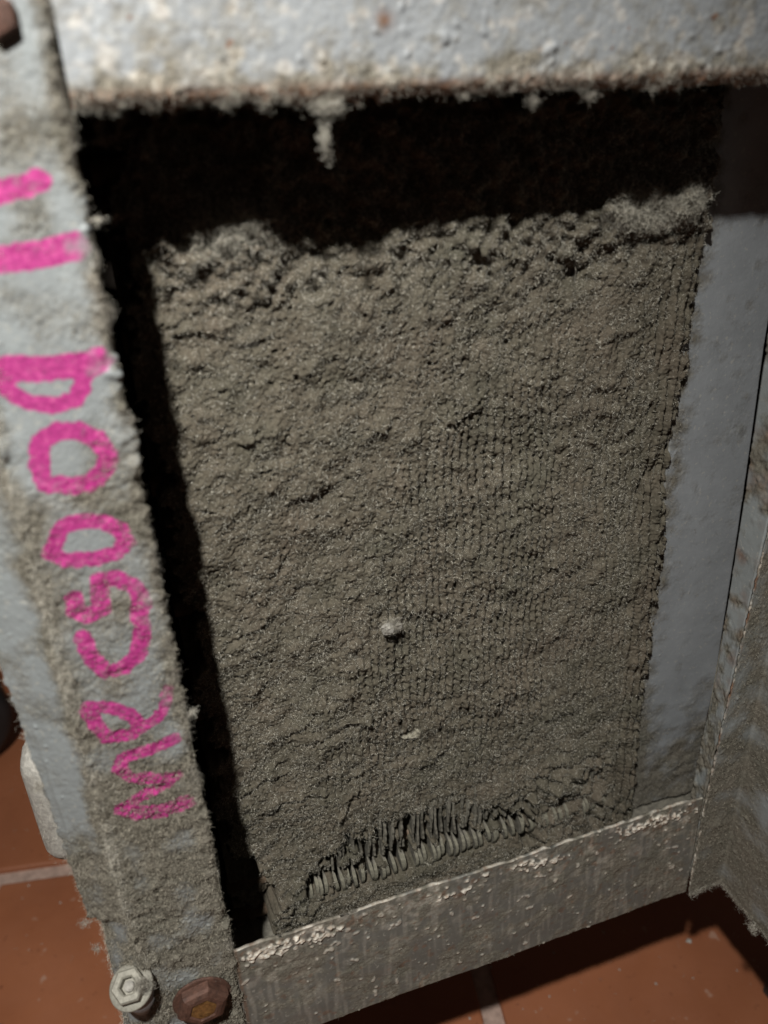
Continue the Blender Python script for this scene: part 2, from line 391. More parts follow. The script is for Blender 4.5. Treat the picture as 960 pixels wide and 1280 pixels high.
b_, n_ = on_sheet(33, P1, 9000, d1**3); under(fibres('flange_lint', 34, b_, n_, 1.8, .085, .6, M_postfib, None, .5))
b_, n_ = on_sheet(35, P2, 9000, d2**2*(P2[..., 2] > -215)); under(fibres('flange_lint', 36, b_, n_, 1.8, .085, .6, M_postfib, None, .5))
wgt = np.zeros(P1.shape[:2]); wgt[:2, :] = 1
b_, n_ = on_sheet(37, P1, 420, wgt); under(fibres('edge_lint', 38, b_, n_, 2.4, .09, .6, M_fibp, None, .5, 6, (-.5, 0, -.2)))
wgt = np.zeros(P2.shape[:2]); wgt[:2, :] = 1
b_, n_ = on_sheet(39, P2, 900, wgt); under(fibres('edge_lint', 40, b_, n_, 2.6, .09, .6, M_fibp, None, .5, 6, (-.5, 0, -.1)))

# ---- top rail: flat face, rounded lower edge going back
Lx0, Lx1 = -69.2, 169.0
nu = 480; D = ((Lx1-Lx0)/(nu-1), .45)
prof = [(0, z) for z in np.arange(185, 119.4, -.45)]
R_ = 3.6
for a in np.linspace(0, math.pi/2, 14)[1:]: prof.append((R_-R_*math.cos(a), 119.4-R_*math.sin(a)))
for y in np.arange(R_+.5, 12, .5): prof.append((y, 115.8))
prof = np.array(prof); nv = len(prof); shp = (nu, nv)
X = np.linspace(Lx0, Lx1, nu)[:, None]+0*prof[None, :, 0]; Y = prof[None, :, 0]+0*X; Z = prof[None, :, 1]+0*X
ny = np.where(Z > 119.4, -1, -(R_-Y)/R_); ny = np.where(Y >= R_, 0, ny); nz = -np.sqrt(np.clip(1-ny**2, 0, 1))
lowz = sstep(127, 118.5, Z)
dust = np.clip(.18+.17*gn(51, shp, D, 7)+.7*lowz+.15*gn(52, shp, D, 2.2), 0, 1.1)
clump = np.clip(gn(53, shp, D, 2.0)-.5, 0, 2.5)
h = dust*(.12*gn(54, shp, D, .9)+.2*gn(55, shp, D, 2.6))+.05*gn(56, shp, D, .8)+.45*clump*lowz*np.clip(.6+gn(57, shp, D, 10), 0, 2)+.15*gn(58, shp, D, 22)
h += .5*clump*(gn(59, shp, D, 8) > .8)
brownr = np.clip(sstep(120.2, 117.2, Z)*.9+.9*np.exp(-((X-6)**2+(Z-132)**2)/4)+.8*(gn(60, shp, D, 1.6) > 2.75), 0, 1)  # brown mix: strongest round the lower edge, plus scattered rust spots
chip_glint = np.clip(sstep(.6, 2.2, gn(61, shp, D, 2.2)+.9*np.exp(-((Z-120.5)/4.5)**2))*.28, 0, 1)
P = np.stack([X, Y+ny*h, Z+nz*h], -1)
rail = under(sheet('top_rail', P, (0, 1.8, .9), M_rail, None, dict(dust=dust, ink=0, rust_brown=brownr, chip_glint=chip_glint)))
TopP = P
b_, n_ = on_sheet(62, P, 9000, dust**2*(.1+lowz*2)*(X < 160)*(Y < 4)); under(fibres('rail_lint', 63, b_, n_, 1.8, .09, .6, M_fib, None, .5))
b_, n_ = on_sheet(64, P, 1500, lowz*(clump**2+.02)*(Z < 119)*(X < 160)*(Y < 4)); under(fibres('edge_lint', 65, b_, n_, 2.6, .09, .6, M_fibp, None, .5, 6, (0, -.1, -.5)))

# ---- bottom rail
nu = 480; nv = 150; D = (218/nu, 64/nv); shp = (nu, nv)
X = np.linspace(-70.5, 148.0, nu)[:, None]+np.zeros((1, nv)); Z = np.linspace(-240.6, -177.0, nv)[None, :]+0*X
dz = -177-Z
dust = np.clip(.66+.42*gn(71, shp, D, 9)-.30*np.exp(-((dz-34)/14)**2)*sstep(-70, -20, X)*(1-sstep(60, 100, X))+.3*gn(72, shp, D, 2.5), 0, 1.1)
felt = gn(73, shp, D, .9)
flake = np.exp(-((dz-6)/4.5)**2)*np.clip(.35+.85*gn(74, shp, (D[0]*.35, D[1]), 6), 0, 1.6)
fl = .9*sstep(.45, 1.0, flake*(.6+.75*gn(75, shp, D, 1.5)))
fl2 = sstep(2.0, 2.4, gn(76, shp, D, 1.8)+.55*np.exp(-((dz-14)/12)**2))
h = dust*(.05*felt+.10*gn(77, shp, D, 3))+.6*fl*(1+.4*felt)+.35*fl2+.12*gn(78, shp, D, 16)
topedge = np.exp(-(dz/.38)**2)  # mask for the ragged top edge and the bright glint painted along it
rb = sstep(1.3, 2.2, gn(79, shp, D, 1.8)+.9*np.exp(-((dz-6)/6)**2))*.4+.10*sstep(.6, 1.8, gn(86, shp, D, 9))
P = np.stack([X, -h+.05, Z+.35*gn(80, shp, D, 3)*topedge], -1)
brail = under(sheet('bottom_rail', P, (0, 1.3, 0), M_brail, None, dict(dust=dust, ink=0, rust_brown=np.clip(rb+.55*np.exp(-((X+69.3)/.8)**2), 0, 1), chip_glint=np.clip(.75*fl+.4*fl2+.38*topedge*sstep(-1, 1, gn(85, shp, D, (3, 1)))+.22*sstep(.4, 1.6, gn(83, shp, D, 3.2))*sstep(45, 5, dz)+.12*sstep(0, 2, gn(84, shp, D, (1.2, 9))), 0, 1))))
b_, n_ = on_sheet(81, P, 2500, dust**3); under(fibres('rail_lint', 82, b_, n_, 1.0, .08, .6, M_fib, None, .35))
# hidden box added behind it to widen its floor shadow, and a ledge
under(box('hidden_shadow_caster', -70, 160, 26, 80, -272, -236, M_dark)); under(box('drain_ledge', -110.8, 205, 1.6, 157.5, -233, -229, M_fin))

# ---- right post: narrow face, fold, plate that runs towards the viewer
ZR0, ZR1 = -241.0, 185.0
nv = 720
def xedge(z): return 147.9+.045*np.clip(z+173, 0, 400)
a_ = np.linspace(0, 1, 44); lf = np.linspace(0, 1, 110)[1:]
zz = np.linspace(ZR0, ZR1, nv)
xs = []; ys = []
for t_ in a_: xs.append(np.minimum(xedge(zz)+(166-xedge(zz))*t_, 170)); ys.append(np.full(nv, -1.8))
xs.append(np.full(nv, 166.7)); ys.append(np.full(nv, -2.1))
for t_ in lf: xs.append(np.full(nv, 167.0)); ys.append(np.full(nv, -2.6-66*t_))
X = np.array(xs); Y = np.array(ys); Z = zz[None, :]+0*X; nu = X.shape[0]; shp = (nu, nv); D = (.45, (ZR1-ZR0)/nv)
nxv = np.where(np.arange(nu)[:, None] > 44, -1.0, 0)+0*X; nyv = np.where(np.arange(nu)[:, None] <= 44, -1.0, 0)+0*X
dust = np.clip(.74+.24*gn(91, shp, D, 7)+.35*sstep(-120, -190, Z)-.55*sstep(-12, -20, Y)*sstep(-200, -170, Z), 0, 1.1)
felt = gn(92, shp, D, .8)
h = dust*(.09*felt+.07*gn(93, shp, D, 3))+.06*gn(94, shp, D, 12)+.5*np.clip(gn(88, shp, D, 2)-1.6, 0, 2)
h += 1.3*np.exp(-((X-157)**2+(Z+196)**2)/9)*(nyv < 0)
h += sstep(-232, -240, Z)*.35*np.clip(gn(95, shp, D, 2.5)+.5, 0, 3)
ed = np.exp(-((X-xedge(Z))/.7)**2)*(nyv < 0)
rs = np.clip(ed*sstep(-.5, .8, gn(96, shp, D, 6))*sstep(-170, -140, Z)*.9, 0, 1)
P = np.stack([X+nxv*h+ed*.25*gn(97, shp, D, 1.2), Y+nyv*h, Z-sstep(-236, -241, Z)*np.clip(gn(98, shp, D, 3), -1, 3)*.35], -1)
nvec = (.9, 1.6, 0)
rpost = under(sheet('right_post', P, nvec, M_post, None, dict(dust=dust, ink=0, rust_brown=rs, chip_glint=np.clip(ed*(1-rs)*.5*sstep(-.3, .6, gn(99, shp, D, 2)), 0, 1)), folded=44))
b_, n_ = on_sheet(101, P, 13000, dust**2*(Z < 40)*(Y > -40)); n_ = np.where(n_[:, :1] == 9, n_, n_*np.sign((n_*np.array([-1, -1, 0])).sum(1, keepdims=True)))
under(fibres('post_lint', 102, b_, n_, 1.4, .11, .8, M_postfib, None, .7))
wgt = (Z < -238.5)*(Y > -45)*1.0
b_, n_ = on_sheet(103, P, 700, wgt); under(fibres('edge_lint', 104, b_, n_*0+np.array([-.5, -.5, -.3]), 2.5, .09, .5, M_fibp, None, .4, 6, (0, 0, -.5)))
# inner return of the right post
nu = 30; nv = 620; zz = np.linspace(-228, ZR1, nv); t = np.linspace(0, 1, nu)[:, None]
X = xedge(zz)[None, :]+.6+.6*t; Y = .2+(np.interp(zz, [-228, -141, -121, -89, -31, 32, 185], [9, 9, 8.6, 10.6, 14.6, 20, 24])-.4)[None, :]*t; Z = zz[None, :]+0*t; shp = (nu, nv); D = (.4, .66)
dust = np.clip(.30+.35*gn(111, shp, D, 5)+.5*sstep(-80, -160, Z), 0, 1)
h = dust*(.2*gn(112, shp, D, 1)+.25*gn(113, shp, D, 3))
P = np.stack([X-h, Y, Z], -1)
under(sheet('inner_flange', P, (1.2, 0, 0), M_post, None, dict(dust=dust, ink=0, rust_brown=np.clip(.16*gn(114, shp, D, 4)*(Z > -120), 0, .6), chip_glint=0)))

# ---- casing and added roof
under(box('top_light_block', -120, 250, 13, 160, 176, 180, M_dark)); under(box('back_panel', -120, 250, 158, 162, -236, 175, M_dark))  # unseen top is added to keep the torch light off the coil
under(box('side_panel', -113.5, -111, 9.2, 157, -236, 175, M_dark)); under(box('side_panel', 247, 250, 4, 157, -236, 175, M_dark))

# legs down to the tiles
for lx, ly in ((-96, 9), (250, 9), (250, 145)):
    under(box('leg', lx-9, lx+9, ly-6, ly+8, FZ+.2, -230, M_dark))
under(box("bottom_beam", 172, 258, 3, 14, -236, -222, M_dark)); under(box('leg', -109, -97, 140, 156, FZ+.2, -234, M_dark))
# ---- bolts
zb = under(empty('bolt', (0, 0, 0))); zb.location = Vector((-107.6, -4.6, -171.6))*S; zb.rotation_euler = (math.radians(29), math.radians(-6), math.radians(-6)); zb.scale = (.93, .93, .8)
lathe('washer', [(4.2, -1.4), (8.2, -1.4), (8.6, -1.0), (8.6, .1), (8.2, .5), (4.2, .5)], 48, M_zinc, zb)
lathe('nut', [(6.2, .5), (6.8, .9), (6.8, 5.4), (6.1, 6.2), (4.0, 6.3), (3.3, 5.7), (3.1, 2.0)], 6, M_zinc, zb, smooth=False)
lathe('threaded_end', [(2.0, 0), (2.0, 4.0), (1.6, 4.5), (.1, 4.6)], 20, M_foot, zb)
zs = under(lathe('stud_sleeve', [(6.0, 0), (6.5, .6), (6.5, 26), (6.0, 27)], 28, M_plate, None)); zs.location = Vector((-107.0, -2.0, -176.5))*S; zs.rotation_euler = (math.radians(216-10), 0, math.radians(-6))
rb_ = under(empty('rusty_bolt', (0, 0, 0))); rb_.location = Vector((-84.6, -2.6, -193.5))*S; rb_.rotation_euler = (math.radians(90), 0, 0)
rb_.scale = (.92, .92, .75); tag(rb_, 'rusty brown hexagon bolt with worn yellowish centre')
lathe('hex_head', [(10.6, 0), (11.2, .8), (11.2, 4.8), (10.2, 6.4), (8.4, 7.4), (6.4, 7.6), (5.6, 7.0), (5.1, 5.2), (3.5, 4.6)], 6, M_rust, rb_, rot=(0, 0, .2), smooth=False)
lathe('flange_ring', [(11.2, -.6), (12.2, -.3), (12.2, .5), (11.2, .9)], 40, M_rust, rb_, jitter=.012)
lathe('worn_centre', [(6.4, 3.5), (6.2, 6.6), (4.4, 7.3), (2.6, 6.7), (.6, 7.0)], 18, M_gold, rb_, jitter=.06, seed=4)
cb = under(empty('rusty_bolt', (0, 0, 0))); cb.location = Vector((-81.0, -1.8, 133.5))*S; cb.scale = (.66, .66, .6); cb.rotation_euler = (math.radians(90), 0, 0)
lathe('hex_head', [(6.6, 0), (7.2, .7), (7.2, 3.0), (6.0, 4.4), (3.2, 5.0)], 6, M_rust, cb, rot=(0, 0, .5), smooth=False)

# ---- coil: fins, tubes, end plate
coil = under(empty('condenser_coil'))
PITCH = 3.25
def fin_mesh(v):
    r = random.Random(v); th = .5
    prof = [(44.0, 150)]
    for z in np.arange(140, -174, -16): prof.append((44.0+r.uniform(-.2, .2), z))
    for z in np.arange(-176, -199, -1.6): prof.append((41.0+.9*math.sin((z+187)/5.0+v)+r.uniform(-.25, .25), z))
    prof += [(43.5, -199.6), (45.5, -201), (45.5, -203), (42.0, -204), (39.6, -205.4), (38.7, -207.2), (38.6, -209.5), (39.4, -211.8), (41.5, -213.4), (45, -214.4), (47, -216)]
    prof += [(47, -228), (80, -228), (80, 150)]
    V = []; n = len(prof)
    for s_ in (-1, 1):
        for i, (y, z) in enumerate(prof):
            nubz = -214 < z < -203.5
            bend = .55*math.sin((z+180)/5.0+v*1.7) if z < -172 else 0
            k = th*(.5+(.75+.5*r.random() if nubz else 0)+((.1+.7*r.random()) if -200 < z < -176 else 0))
            if i >= n-3: k = th*.5; bend = 0
            V.append((s_*k+bend, y, z))
    me = bpy.data.meshes.new('fin'); 
    F = [tuple(range(n)), tuple(range(2*n-1, n-1, -1))]+[(i, (i+1) % n, n+(i+1) % n, n+i) for i in range(n)]
    me.from_pydata([tuple(c*S for c in v_) for v_ in V], [], [f[::-1] for f in F]); me.materials.append(M_fin); me.materials.append(M_nub); me.validate()
    for p in me.polygons: p.material_index = 1 if -213.5*S < p.center.z < -204*S and p.area < 3e-5 else 0
    return me
fm = [fin_mesh(i) for i in range(6)]; rf = random.Random(8)
x = -46.0
while x < 140:
    o = link('fin', fm[rf.randrange(6)], None, coil, (x+rf.uniform(-.25, .25), rf.uniform(-1.0, .6), rf.uniform(-1.2, 1.2)))
    o.rotation_euler = (0, math.radians(rf.uniform(-.12, .12)), math.radians(rf.uniform(-2, 2))); x += PITCH
for z in (-222, -201.5, -150, -100, -50, 0, 50, 100):
    lathe('tube', [(3.6, 0), (3.6, 211)], 20, M_copper, coil, (-68, 51.5, z), (0, math.radians(90), 0))
# smooth grey end plate
nu = 80; nv = 640; shp = (nu, nv)
X = np.linspace(139.5, 181.3, nu)[:, None]+np.zeros((1, nv)); Z = np.linspace(-226, 160, nv)[None, :]+0*X; D = (.53, .6)
X = X+(np.interp(Z, [-226, -180, -157, -117, -48, 24, 160], [2.0, 2.0, 3.6, 2.6, 1.0, -1.6, -3])+.2)*sstep(160, 181, X)
lp = sstep(153, 141, X); bt = sstep(-145, -218, Z+8*gn(120, shp, D, 9)-22*lp-14*sstep(168, 182, X))
dust = np.clip(.02+.55*lp+.95*bt+.14*gn(121, shp, D, 4)*(1+lp), 0, 1)
fz = np.clip(gn(122, shp, D, .8)-1.9, 0, 2)*(.3+lp)
h = .09*gn(123, shp, D, 24)+.38*fz+dust*(.12*gn(124, shp, D, .9)+.18*gn(125, shp, D, 3.5))+bt*.35*np.clip(gn(126, shp, D, 6), -1, 2)
under(sheet('end_plate', np.stack([X, 43-h, Z], -1), (0, 4.5, 0), M_plate, None, dict(dust=dust, ink=0, rust_brown=0, chip_glint=0)), coil)
EP = np.stack([X, 43-h, Z], -1)
b_, n_ = on_sheet(127, EP, 6500, (lp**2+bt*.8+.006)*(Z < 95)); under(fibres('plate_lint', 128, b_, n_, 1.6, .085, .6, M_fib, None, .4), coil)

# ------------------------------------------------------------------ the mat of lint on the coil
CR = [([(-41.6, -115.3), (-24.4, -108.8)], 1.0), ([(-25.3, -119.1), (-12.4, -116.1), (4.1, -114.5)], 1.1), ([(-52.3, -136.8), (-36.5, -133.6)], 1.0), ([(-15.8, -164.7), (-7.3, -151.6)], 1.6), ([(-6.8, -143.4), (1.7, -141.8)], 1.0),
      ([(-50.8, 53.1), (-37.9, 50.5), (-25.5, 47.7)], 1.0), ([(-10.8, 40.6), (-10.4, 32.4)], .9), ([(40.0, 10.0), (49.7, 15.2)], 1.5), ([(11.9, 11.7), (14.1, 13.5)], 1.1), ([(62.5, 39.7), (67.2, 40.6)], 1.2),
      ([(90.5, -173.1), (110, -171.9), (121.3, -176.9)], 1.4), ([(-29.5, 72.5), (-22.8, 68.2)], 1.8), ([(-30.3, -36.7), (-27.9, -33.9)], 1.2), ([(-48, -60), (-38, -57)], .9), ([(-45, -150), (-30, -147), (-22, -149)], 1.0),
      ([(20, -150), (32, -147)], .7), ([(-20, -10), (-12, -8)], .8), ([(60, -40), (66, -37)], .7), ([(-35, 15), (-27, 17)], .9)]
nu, nv = 500, 815
x0, x1, z0, z1 = -67.0, 143.0, -231.0, 132.0
D = ((x1-x0)/(nu-1), (z1-z0)/(nv-1)); shp = (nu, nv)
X = np.linspace(x0, x1, nu)[:, None]+np.zeros((1, nv)); Z = np.linspace(z0, z1, nv)[None, :]+0*X
upl = sstep(70, -30, X)*0+sstep(-150, 40, Z)
h = 1.5+.9*gn(201, shp, D, 26)+.55*gn(202, shp, D, 8)
h += .34*gn(203, shp, D, 3.4, 14)+.75*np.clip(gn(232, shp, D, 4.2)-.7, 0, 2)
f1 = gn(204, shp, D, .95, 5); f2 = gn(205, shp, D, .42, 3)
h += .12*f1+.23*f2
# the fins show through as vertical rows of pits, clearest low on the right
reg = sstep(-10, 45, X+.35*(-Z)-10)*sstep(70, -20, Z)*(1-sstep(-120, -160, Z)*.6)
colm = .5+.5*np.cos(2*np.pi*(X+.8*gn(207, shp, D, 16))/3.3)
h += reg*(colm-.5)*.75
pit = np.zeros(shp); rp = random.Random(17); wv = .8*gn(207, shp, D, 16)
for ci in range(0, 46):
    cx = x0+3.3*ci+1.65+.0
    zq = -205+rp.uniform(0, 3)
    while zq < 70:
        zq += rp.uniform(2.5, 4.6)
        i0 = int((cx-x0)/D[0]); j0 = int((zq-z0)/D[1])
        if not (6 < i0 < nu-7 and 8 < j0 < nv-9): continue
        # columns follow the slightly wavy fins: X + wv is a half pitch out of phase
        k_ = cx-x0; target = round((cx+wv[i0, j0])/3.3-.5)*3.3+1.65-wv[i0, j0]
        ax_, az_, dd = rp.uniform(.45, .8), rp.uniform(.6, 1.3), rp.uniform(.3, 1.0)
        sl = (slice(i0-8 if i0 > 8 else 0, i0+9), slice(j0-6, j0+7))
        pit[sl] = np.maximum(pit[sl], dd*np.exp(-((X[sl]-target-rp.uniform(-.3, .3))/ax_)**2-((Z[sl]-zq)/az_)**2))
pit = pit*sstep(-1.1, .3, gn(236, shp, D, 9)+.7*reg)
h -= pit*reg*4.6
pit2 = np.clip(gn(209, shp, D, .95)-1.55, 0, 1.2); h -= pit2*1.7
pit3 = np.clip(gn(210, shp, D, (1.6, 1.1))-2.15, 0, 1.2)*sstep(-170, -60, Z); h -= pit3*1.6
wx = X+1.0*gn(211, shp, D, 5); wz = Z+1.0*gn(212, shp, D, 5)
for pts, a in CR:
    d_, s_, _ = seg_dist(wx, wz, pts)
    up_ = s_ > 0
    h += np.where(up_, a*1.05*np.exp(-(d_/3.6)**2), a*1.05*np.exp(-(d_/1.25)**2)-a*.85*np.exp(-((d_-1.6)/1.7)**2)*.8)
def blob(x, z, rx, rz, a, p=2): 
    global h
    h += a*np.exp(-(np.abs((wx-x)/rx)**p+np.abs((wz-z)/rz)**p))
blob(12.1, -68.6, 4.0, 3.0, 1.6, 3); blob(14, -61.5, 2.2, 3.2, -.6)
blob(19.8, -132, 4.4, 1.1, 1.2, 3); blob(88.5, 57.5, 5.0, 3.2, -4.6); blob(94, 55, 4, 1.2, -2.0); blob(81, 66, 4, 3, 1.8); blob(80.5, 62, 2.2, 1.4, -2.2)
blob(-36, 75, 15, 9, 4.6); blob(-30, 85, 6, 5, 4.6); blob(-26, 72, 3, 4, -3.0); blob(-36, 66, 12, 5, 1.3); blob(-50, 76, 4, 5, 1.5)
blob(113, 78, 22, 9, 5.0, 4); blob(97, 82, 5, 5, 3.2); blob(128, 82, 7, 5, 3.4); blob(106, 71, 6, 3, -2.5); blob(112, 70, 5, 2, -1.8); blob(122, 73, 3, 3, -2)
blob(40, 76, 20, 5, .9); blob(10, 72, 8, 6, 1.2); blob(64, 40.5, 3, 2, -1.2); blob(63, 45, 5, 2, 1.0)
pr = sstep(70, 80, X)*sstep(132, 118, X)*sstep(-172, -184, Z)
h += pr*(1.8*gn(240, shp, D, 3.5)-2.2*sstep(.0, 1.0, gn(241, shp, D, 4.5)))
blob(101, -183, 7, 12, 3.4, 3); blob(78, -196, 5, 6, 2.2, 3); blob(119, -190, 5, 7, 1.4); blob(90, -200, 8, 6, -1.5); blob(62, -196, 6, 4, 1.0); blob(112, -200, 4, 7, -1.5)
upper = sstep(40, 80, Z); h += np.exp(-(((X+32)/12)**2+((Z-80)/8)**2))*1.6*gn(234, shp, D, 1.8)+upper*(1.1*gn(213, shp, D, 2.2)+.8*gn(214, shp, D, 5))
h += sstep(118, 132, X)*sstep(-60, 60, Z)*.3
# right border: the last fins stand as thin vertical ridges
rbz = sstep(124, 128, X)*(1-sstep(139.5, 141.5, X)); vr = .5+.5*np.cos(2*np.pi*(X-126.5)/4.2)
h += rbz*(vr-.5)*1.9*(.5+.5*sstep(-1.5, 1, gn(215, shp, D, (1, 14))))
slot = np.zeros(shp)
for zc, l_ in ((44, 3), (31, 7), (38, 4), (-30, 2), (-34, 3), (-90, 3), (2, 3)): slot = np.maximum(slot, np.exp(-((X-125.6)/.85)**2)*np.exp(-np.abs((Z-zc)/l_)**4))
h -= 4.5*slot
# where the lint has come off the fins at the bottom, and its ragged sides
fb = np.interp(X[:, 0], [-60, -54, -40, -28, -14, 13, 43, 54, 70, 77, 83, 90, 143], [-206, -203, -200, -192, -180, -177.5, -180.5, -187, -185, -187, -196, -214, -214])[:, None]
lowback = sstep(-213.2, -214.8, Z+.6*gn(230, shp, D, 1.5))
edge = Z-fb+1.5*gn(216, shp, D, 2.2)+.8*gn(217, shp, D, 1)
off = sstep(.9, -.9, edge)*(1-.92*sstep(.75, 1.2, gn(231, shp, D, 3)))*(X > -34)*sstep(86, 80, X)
tuf = np.clip(gn(218, shp, D, 3.2)-.9, 0, 1)*6; tuf = np.clip(tuf, 0, 1)*(Z > -200); off = off*(1-.85*tuf*(X > 44))*(1-lowback)
h -= off*12
h += .5*np.exp(-(edge/2.0)**2)*(X > -34)*(X < 82)
lowl = sstep(-178, -206, Z)*sstep(-26, -36, X); h += lowl*(1.2+.9*gn(219, shp, D, 3)); 
lowr = sstep(-196, -214, Z)*sstep(80, 92, X); h += lowr*(1.2*gn(220, shp, D, 4))
lb = -63.5+2.2*gn(221, (1, nv), (1, D[1]), 8)[0]+1.2*gn(222, (1, nv), (1, D[1]), 2)[0]; lb = lb+13*sstep(-165, -195, Z[0])
lb = lb[None, :]+1.0*gn(223, shp, D, 2)
h -= sstep(.6, -.8, X-lb)*14
h -= sstep(136.6, 141.4, X+1.1*gn(224, shp, D, 2.4))*4.0
chip_glint = np.clip(.9*np.exp(-(np.abs((wx-19.8)/4.0)**4+np.abs((wz+132)/1.0)**4))+.55*np.exp(-(np.abs((wx-12)/3.2)**3+np.abs((wz+69.4)/1.8)**3))+.5*(gn(225, shp, D, .55) > 3.7), 0, 1)
P = np.stack([X, 40.6-h, Z], -1)
MH = h
mat_o = sheet('lint_mat', P, (0, 18, 0), M_fluff, None, dict(chip_glint=chip_glint))
mat_o.data.transform(Matrix.Translation(Vector((-38, -40, 220))*S))
mat_root = mat_o; mat_root.location = Vector((38, 40, -220))*S
tag(mat_root, 'thick felt-like mat of grey-brown lint covering the coil inside the frame', 'lint mat')
keep = (off < .25)*(X > lb+.5)*(X < 141)*(Z < 110)
rough_w = keep*(1-.98*np.clip(pit*reg*1.9, 0, 1))*(1-.8*np.clip(pit2*2, 0, 1))*(1+1.0*upper)*(1-slot)*(1-.65*rbz*sstep(70, 50, Z))*np.clip(1+.3*gn(233, shp, D, 5), .2, 2)
def mat_fib(name, seed, n, wgt, L, wd, m, lift, bias=None, curl=.6, segs=4):
    b_, n_ = on_sheet(seed, P, n, wgt, .08); o = fibres(name, seed+1, b_, n_, L, wd, curl, m, None, lift, segs, bias)
    o.data.transform(Matrix.Translation(Vector((-38, -40, 220))*S)); o.parent = mat_root; return o
mat_fib('lint_fibre', 301, 155000, rough_w, 1.6, .13, M_matfib, 1.1, None, 1.15, 3)
mat_fib('pale_lint_fibre', 311, 3500, rough_w, 2.4, .11, M_fibp, .9)
tufw = np.exp(-(((X+34)/9)**2+((Z-83)/6)**2))+np.exp(-(((X-114)/17)**4+((Z-79)/6)**4))+.06*np.exp(-(edge/2)**2)*(X > -34)*(X < 82)
mat_fib('loose_lint', 321, 9000, tufw*keep, 4.2, .11, M_matfib, 1.6, (0, -.25, .15), 1.0)

# ------------------------------------------------------------------ loose tufts
def tuft(loc, size, n, label, mat=M_fibp, seed=0, L=3.0, drop=0.0, core=False):
    r = np.random.default_rng(seed)
    t_ = empty('lint_tuft', loc); tag(t_, label, 'lint tuft', 'lint tufts clinging to the frame edges')
    c_ = r.standard_normal((n, 3))*np.array(size)*.36
    c_[:, 2] -= drop*np.abs(r.standard_normal(n))*.3
    nn = r.standard_normal((n, 3)); nn /= np.linalg.norm(nn, axis=1, keepdims=True)
    o = fibres('fibre', seed+1, c_, nn, L, .10, .75, mat, t_, .3, 6); o['kind'] = 'stuff'
    if core:
        k = 5; Vc = []; Qc = []
        import bmesh
        bm = bmesh.new()
        for i in range(k):
            m_ = Matrix.Translation(Vector(tuple(r.standard_normal(3)*np.array(size)*.25))*S) @ Matrix.Diagonal(Vector([s*S*r.uniform(.28, .5) for s in size]+[1]))
            bmesh.ops.create_icosphere(bm, subdivisions=2, radius=1, matrix=m_)
        for v in bm.verts: v.co += Vector(tuple(r.standard_normal(3)*.22))*S
        me = bpy.data.meshes.new('lint_core'); bm.to_mesh(me); bm.free(); link('lint_core', me, M_foot, t_)
    return t_
tuft((-9.5, .8, 114.3), (6.0, 2.2, 3.0), 420, 'matted lint clump on the top rail edge above the longest dangling strand', seed=401, L=2.6)
tuft((-10.6, .8, 107.0), (1.4, 1.4, 5.6), 230, 'longest strand of lint dangling from the top rail into the dark gap', seed=411, L=2.6, drop=2)
tuft((-34.8, .6, 115.2), (2.2, 1.4, 1.6), 66, 'tiny lint tuft under the top rail, left of the long dangling strand', M_fib, seed=421, L=1.8)
tuft((27.2, .6, 115.0), (2.0, 1.4, 1.6), 54, 'small lint tuft under the top rail, first to the right of the long strand', M_fib, seed=431, L=1.8)
tuft((47.5, .6, 113.2), (2.8, 1.5, 2.4), 90, 'drooping grey lint tuft under the middle of the top rail', M_fib, seed=441, L=2.2)
tuft((64.5, .6, 113.6), (3.6, 1.6, 1.9), 102, 'broad curled lint tuft under the top rail, right of the drooping grey one', M_fib, seed=451, L=2.4)
tuft((85.0, .6, 114.4), (2.0, 1.4, 1.6), 54, 'rightmost small lint tuft under the top rail edge', M_fib, seed=461, L=1.8)
tuft((-68.6, -1.4, 92.0), (2.2, .7, .7), 60, 'curled lint wisp sticking out of the left post above the second pink stroke', seed=471, L=2.6)
tuft((-68.2, -1.6, -57.5), (1.6, .8, 2.2), 90, 'wispy lint tuft on the left post edge beside the pink letter R', seed=481, L=2.8)
tuft((-119.6, 6.6, -79.0), (1.8, 1.5, 2.6), 150, 'grey lint tuft on the outer edge of the left post above the pale foot', M_fib, seed=491, L=2.8)
tuft((-118.6, 6.2, -144.6), (3.0, 1.6, 1.2), 90, 'lint wisp at the step in the outer edge of the left post', M_fib, seed=501, L=2.8)
tuft((-117.5, 6.6, -160.0), (1.6, 1.5, 2.4), 90, 'pale lint wisp on the outer left edge just above the washer', M_fib, seed=511, L=2.6)
tuft((-103.2, -9.0, -166.5), (4.2, 2.6, 4.4), 620, 'woolly lint clump half covering the hexagon nut and washer', M_fib, seed=531, L=2.6)
ball = tuft((11.6, 34.4, -68.2), (6.4, 3.2, 4.4), 1500, 'pale round lint ball stuck on the mat just below its middle', M_fib, seed=541, L=1.8, core=True); del ball['group']
tuft((166.0, -26.5, -242.5), (1.8, 3.0, 3.2), 200, 'ragged lint tail hanging from the lower corner of the right post', seed=521, L=3.2)

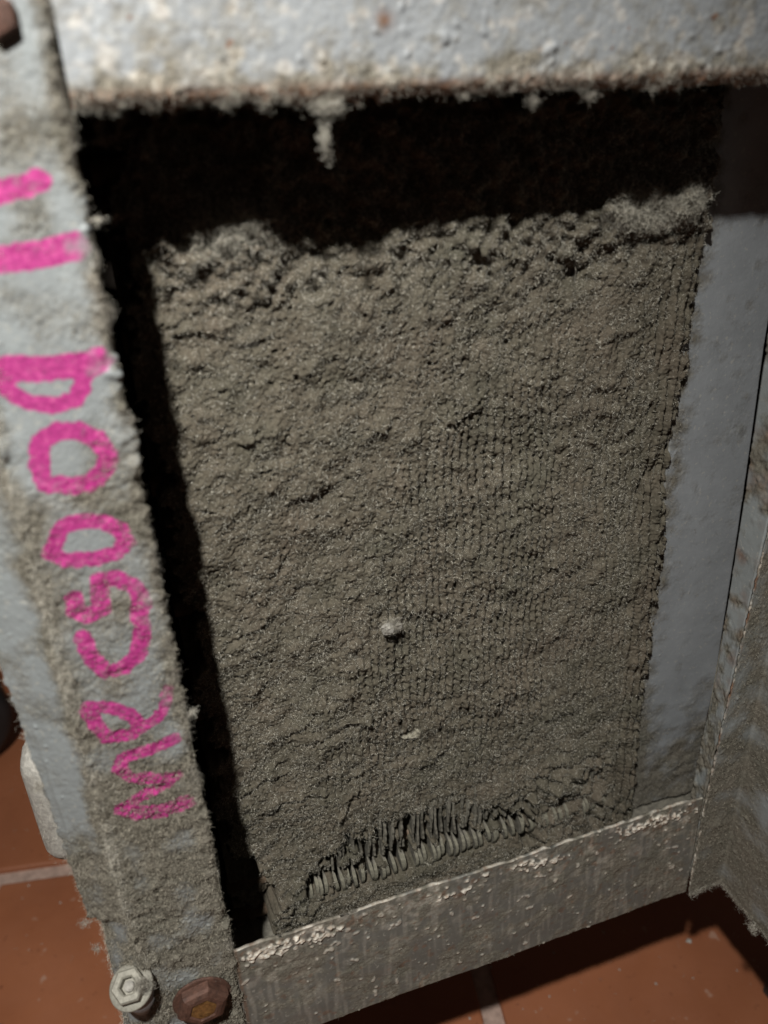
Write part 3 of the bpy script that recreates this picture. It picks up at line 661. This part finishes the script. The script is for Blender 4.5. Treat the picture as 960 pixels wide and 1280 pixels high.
# ------------------------------------------------------------------ foot and wheel beyond the left post
import bmesh
bm = bmesh.new(); bmesh.ops.create_cube(bm, size=1)
for v in bm.verts: v.co = Vector((v.co.x*26, v.co.y*26, v.co.z*58))*S
bmesh.ops.bevel(bm, geom=bm.edges[:], offset=9.5*S, segments=7, affect='EDGES', profile=.5)
bmesh.ops.subdivide_edges(bm, edges=bm.edges[:], cuts=2, use_grid_fill=True)
rr2 = random.Random(5)
for v in bm.verts: v.co += Vector((rr2.gauss(0, 1), rr2.gauss(0, 1), rr2.gauss(0, 1)))*.09*S
me = bpy.data.meshes.new('pale_bracket'); bm.to_mesh(me); bm.free()
for p in me.polygons: p.use_smooth = True
ft = under(link('pale_bracket', me, M_foot)); ft.location = Vector((-123.3, 62, -132.5))*S
tag(ft, 'rounded pale dusty bracket end showing behind the left post')
r = np.random.default_rng(6); nb = 500
bb = np.stack([r.uniform(-134, -120, nb), np.full(nb, 49.2), r.uniform(-157, -108, nb)], 1)
under(fibres('bracket_lint', 61, bb, np.tile([0., -1, 0], (nb, 1)), 1.6, .1, .6, M_fibp, None, .5))

wh = empty('caster_wheel', (-272, 424, FZ), math.radians(12)); tag(wh, 'black rubber caster wheel standing on the tiles beyond the left post', 'wheel')
tyre = lathe('tyre', [(24, -15), (44, -15), (49.5, -11), (50, 0), (49.5, 11), (44, 15), (24, 15)], 64, M_black, wh, (0, 0, 50), (math.radians(90), 0, 0))
hub = lathe('hub', [(6, -17), (22, -17), (24, -12), (24, 12), (22, 17), (6, 17)], 40, M_black, wh, (0, 0, 50), (math.radians(90), 0, 0))
lathe('axle', [(5, -24), (5, 24)], 20, M_black, wh, (0, 0, 50), (math.radians(90), 0, 0))
for s_ in (-1, 1):
    o = box('fork', -13, 13, s_*19.5-1.5, s_*19.5+1.5, 40, 118, M_black, wh, 1)
box('mounting_plate', -32, 32, -32, 32, 118, 123, M_black, wh, 1)

# ------------------------------------------------------------------ grit and lint fallen on the tiles
r = np.random.default_rng(77); V = []; T = []
oct_ = np.array([(1, 0, 0), (-1, 0, 0), (0, 1, 0), (0, -1, 0), (0, 0, 1), (0, 0, -1)], float)
ot = [(0, 2, 4), (2, 1, 4), (1, 3, 4), (3, 0, 4), (2, 0, 5), (1, 2, 5), (3, 1, 5), (0, 3, 5)]
for i in range(420):
    sz = r.uniform(.25, 1.1)*(1+(r.random() < .08)*1.2); c_ = np.array([r.uniform(-330, 330), r.uniform(-60, 420), FZ+.25])
    o_ = oct_*sz*r.uniform(.5, 1.3, (6, 1)); o_[:, 2] *= .5
    b0 = len(V); V += list(o_+c_); T += [tuple(b0+k for k in f) for f in ot]
g_ = link('floor_grit', np_mesh('floor_grit', V, None, T, False), M_foot); g_['kind'] = 'stuff'; g_['label'] = 'pale grit scattered on the terracotta tiles around the unit'
b_ = np.stack([r.uniform(-330, 330, 900), r.uniform(-60, 420, 900), np.full(900, FZ+.3)], 1)
fl_ = fibres('floor_lint', 78, b_, np.tile([0., 0, 1.], (900, 1)), 3.5, .16, .5, M_fibp, None, .15); fl_['label'] = 'stray lint hairs fallen on the terracotta tiles'
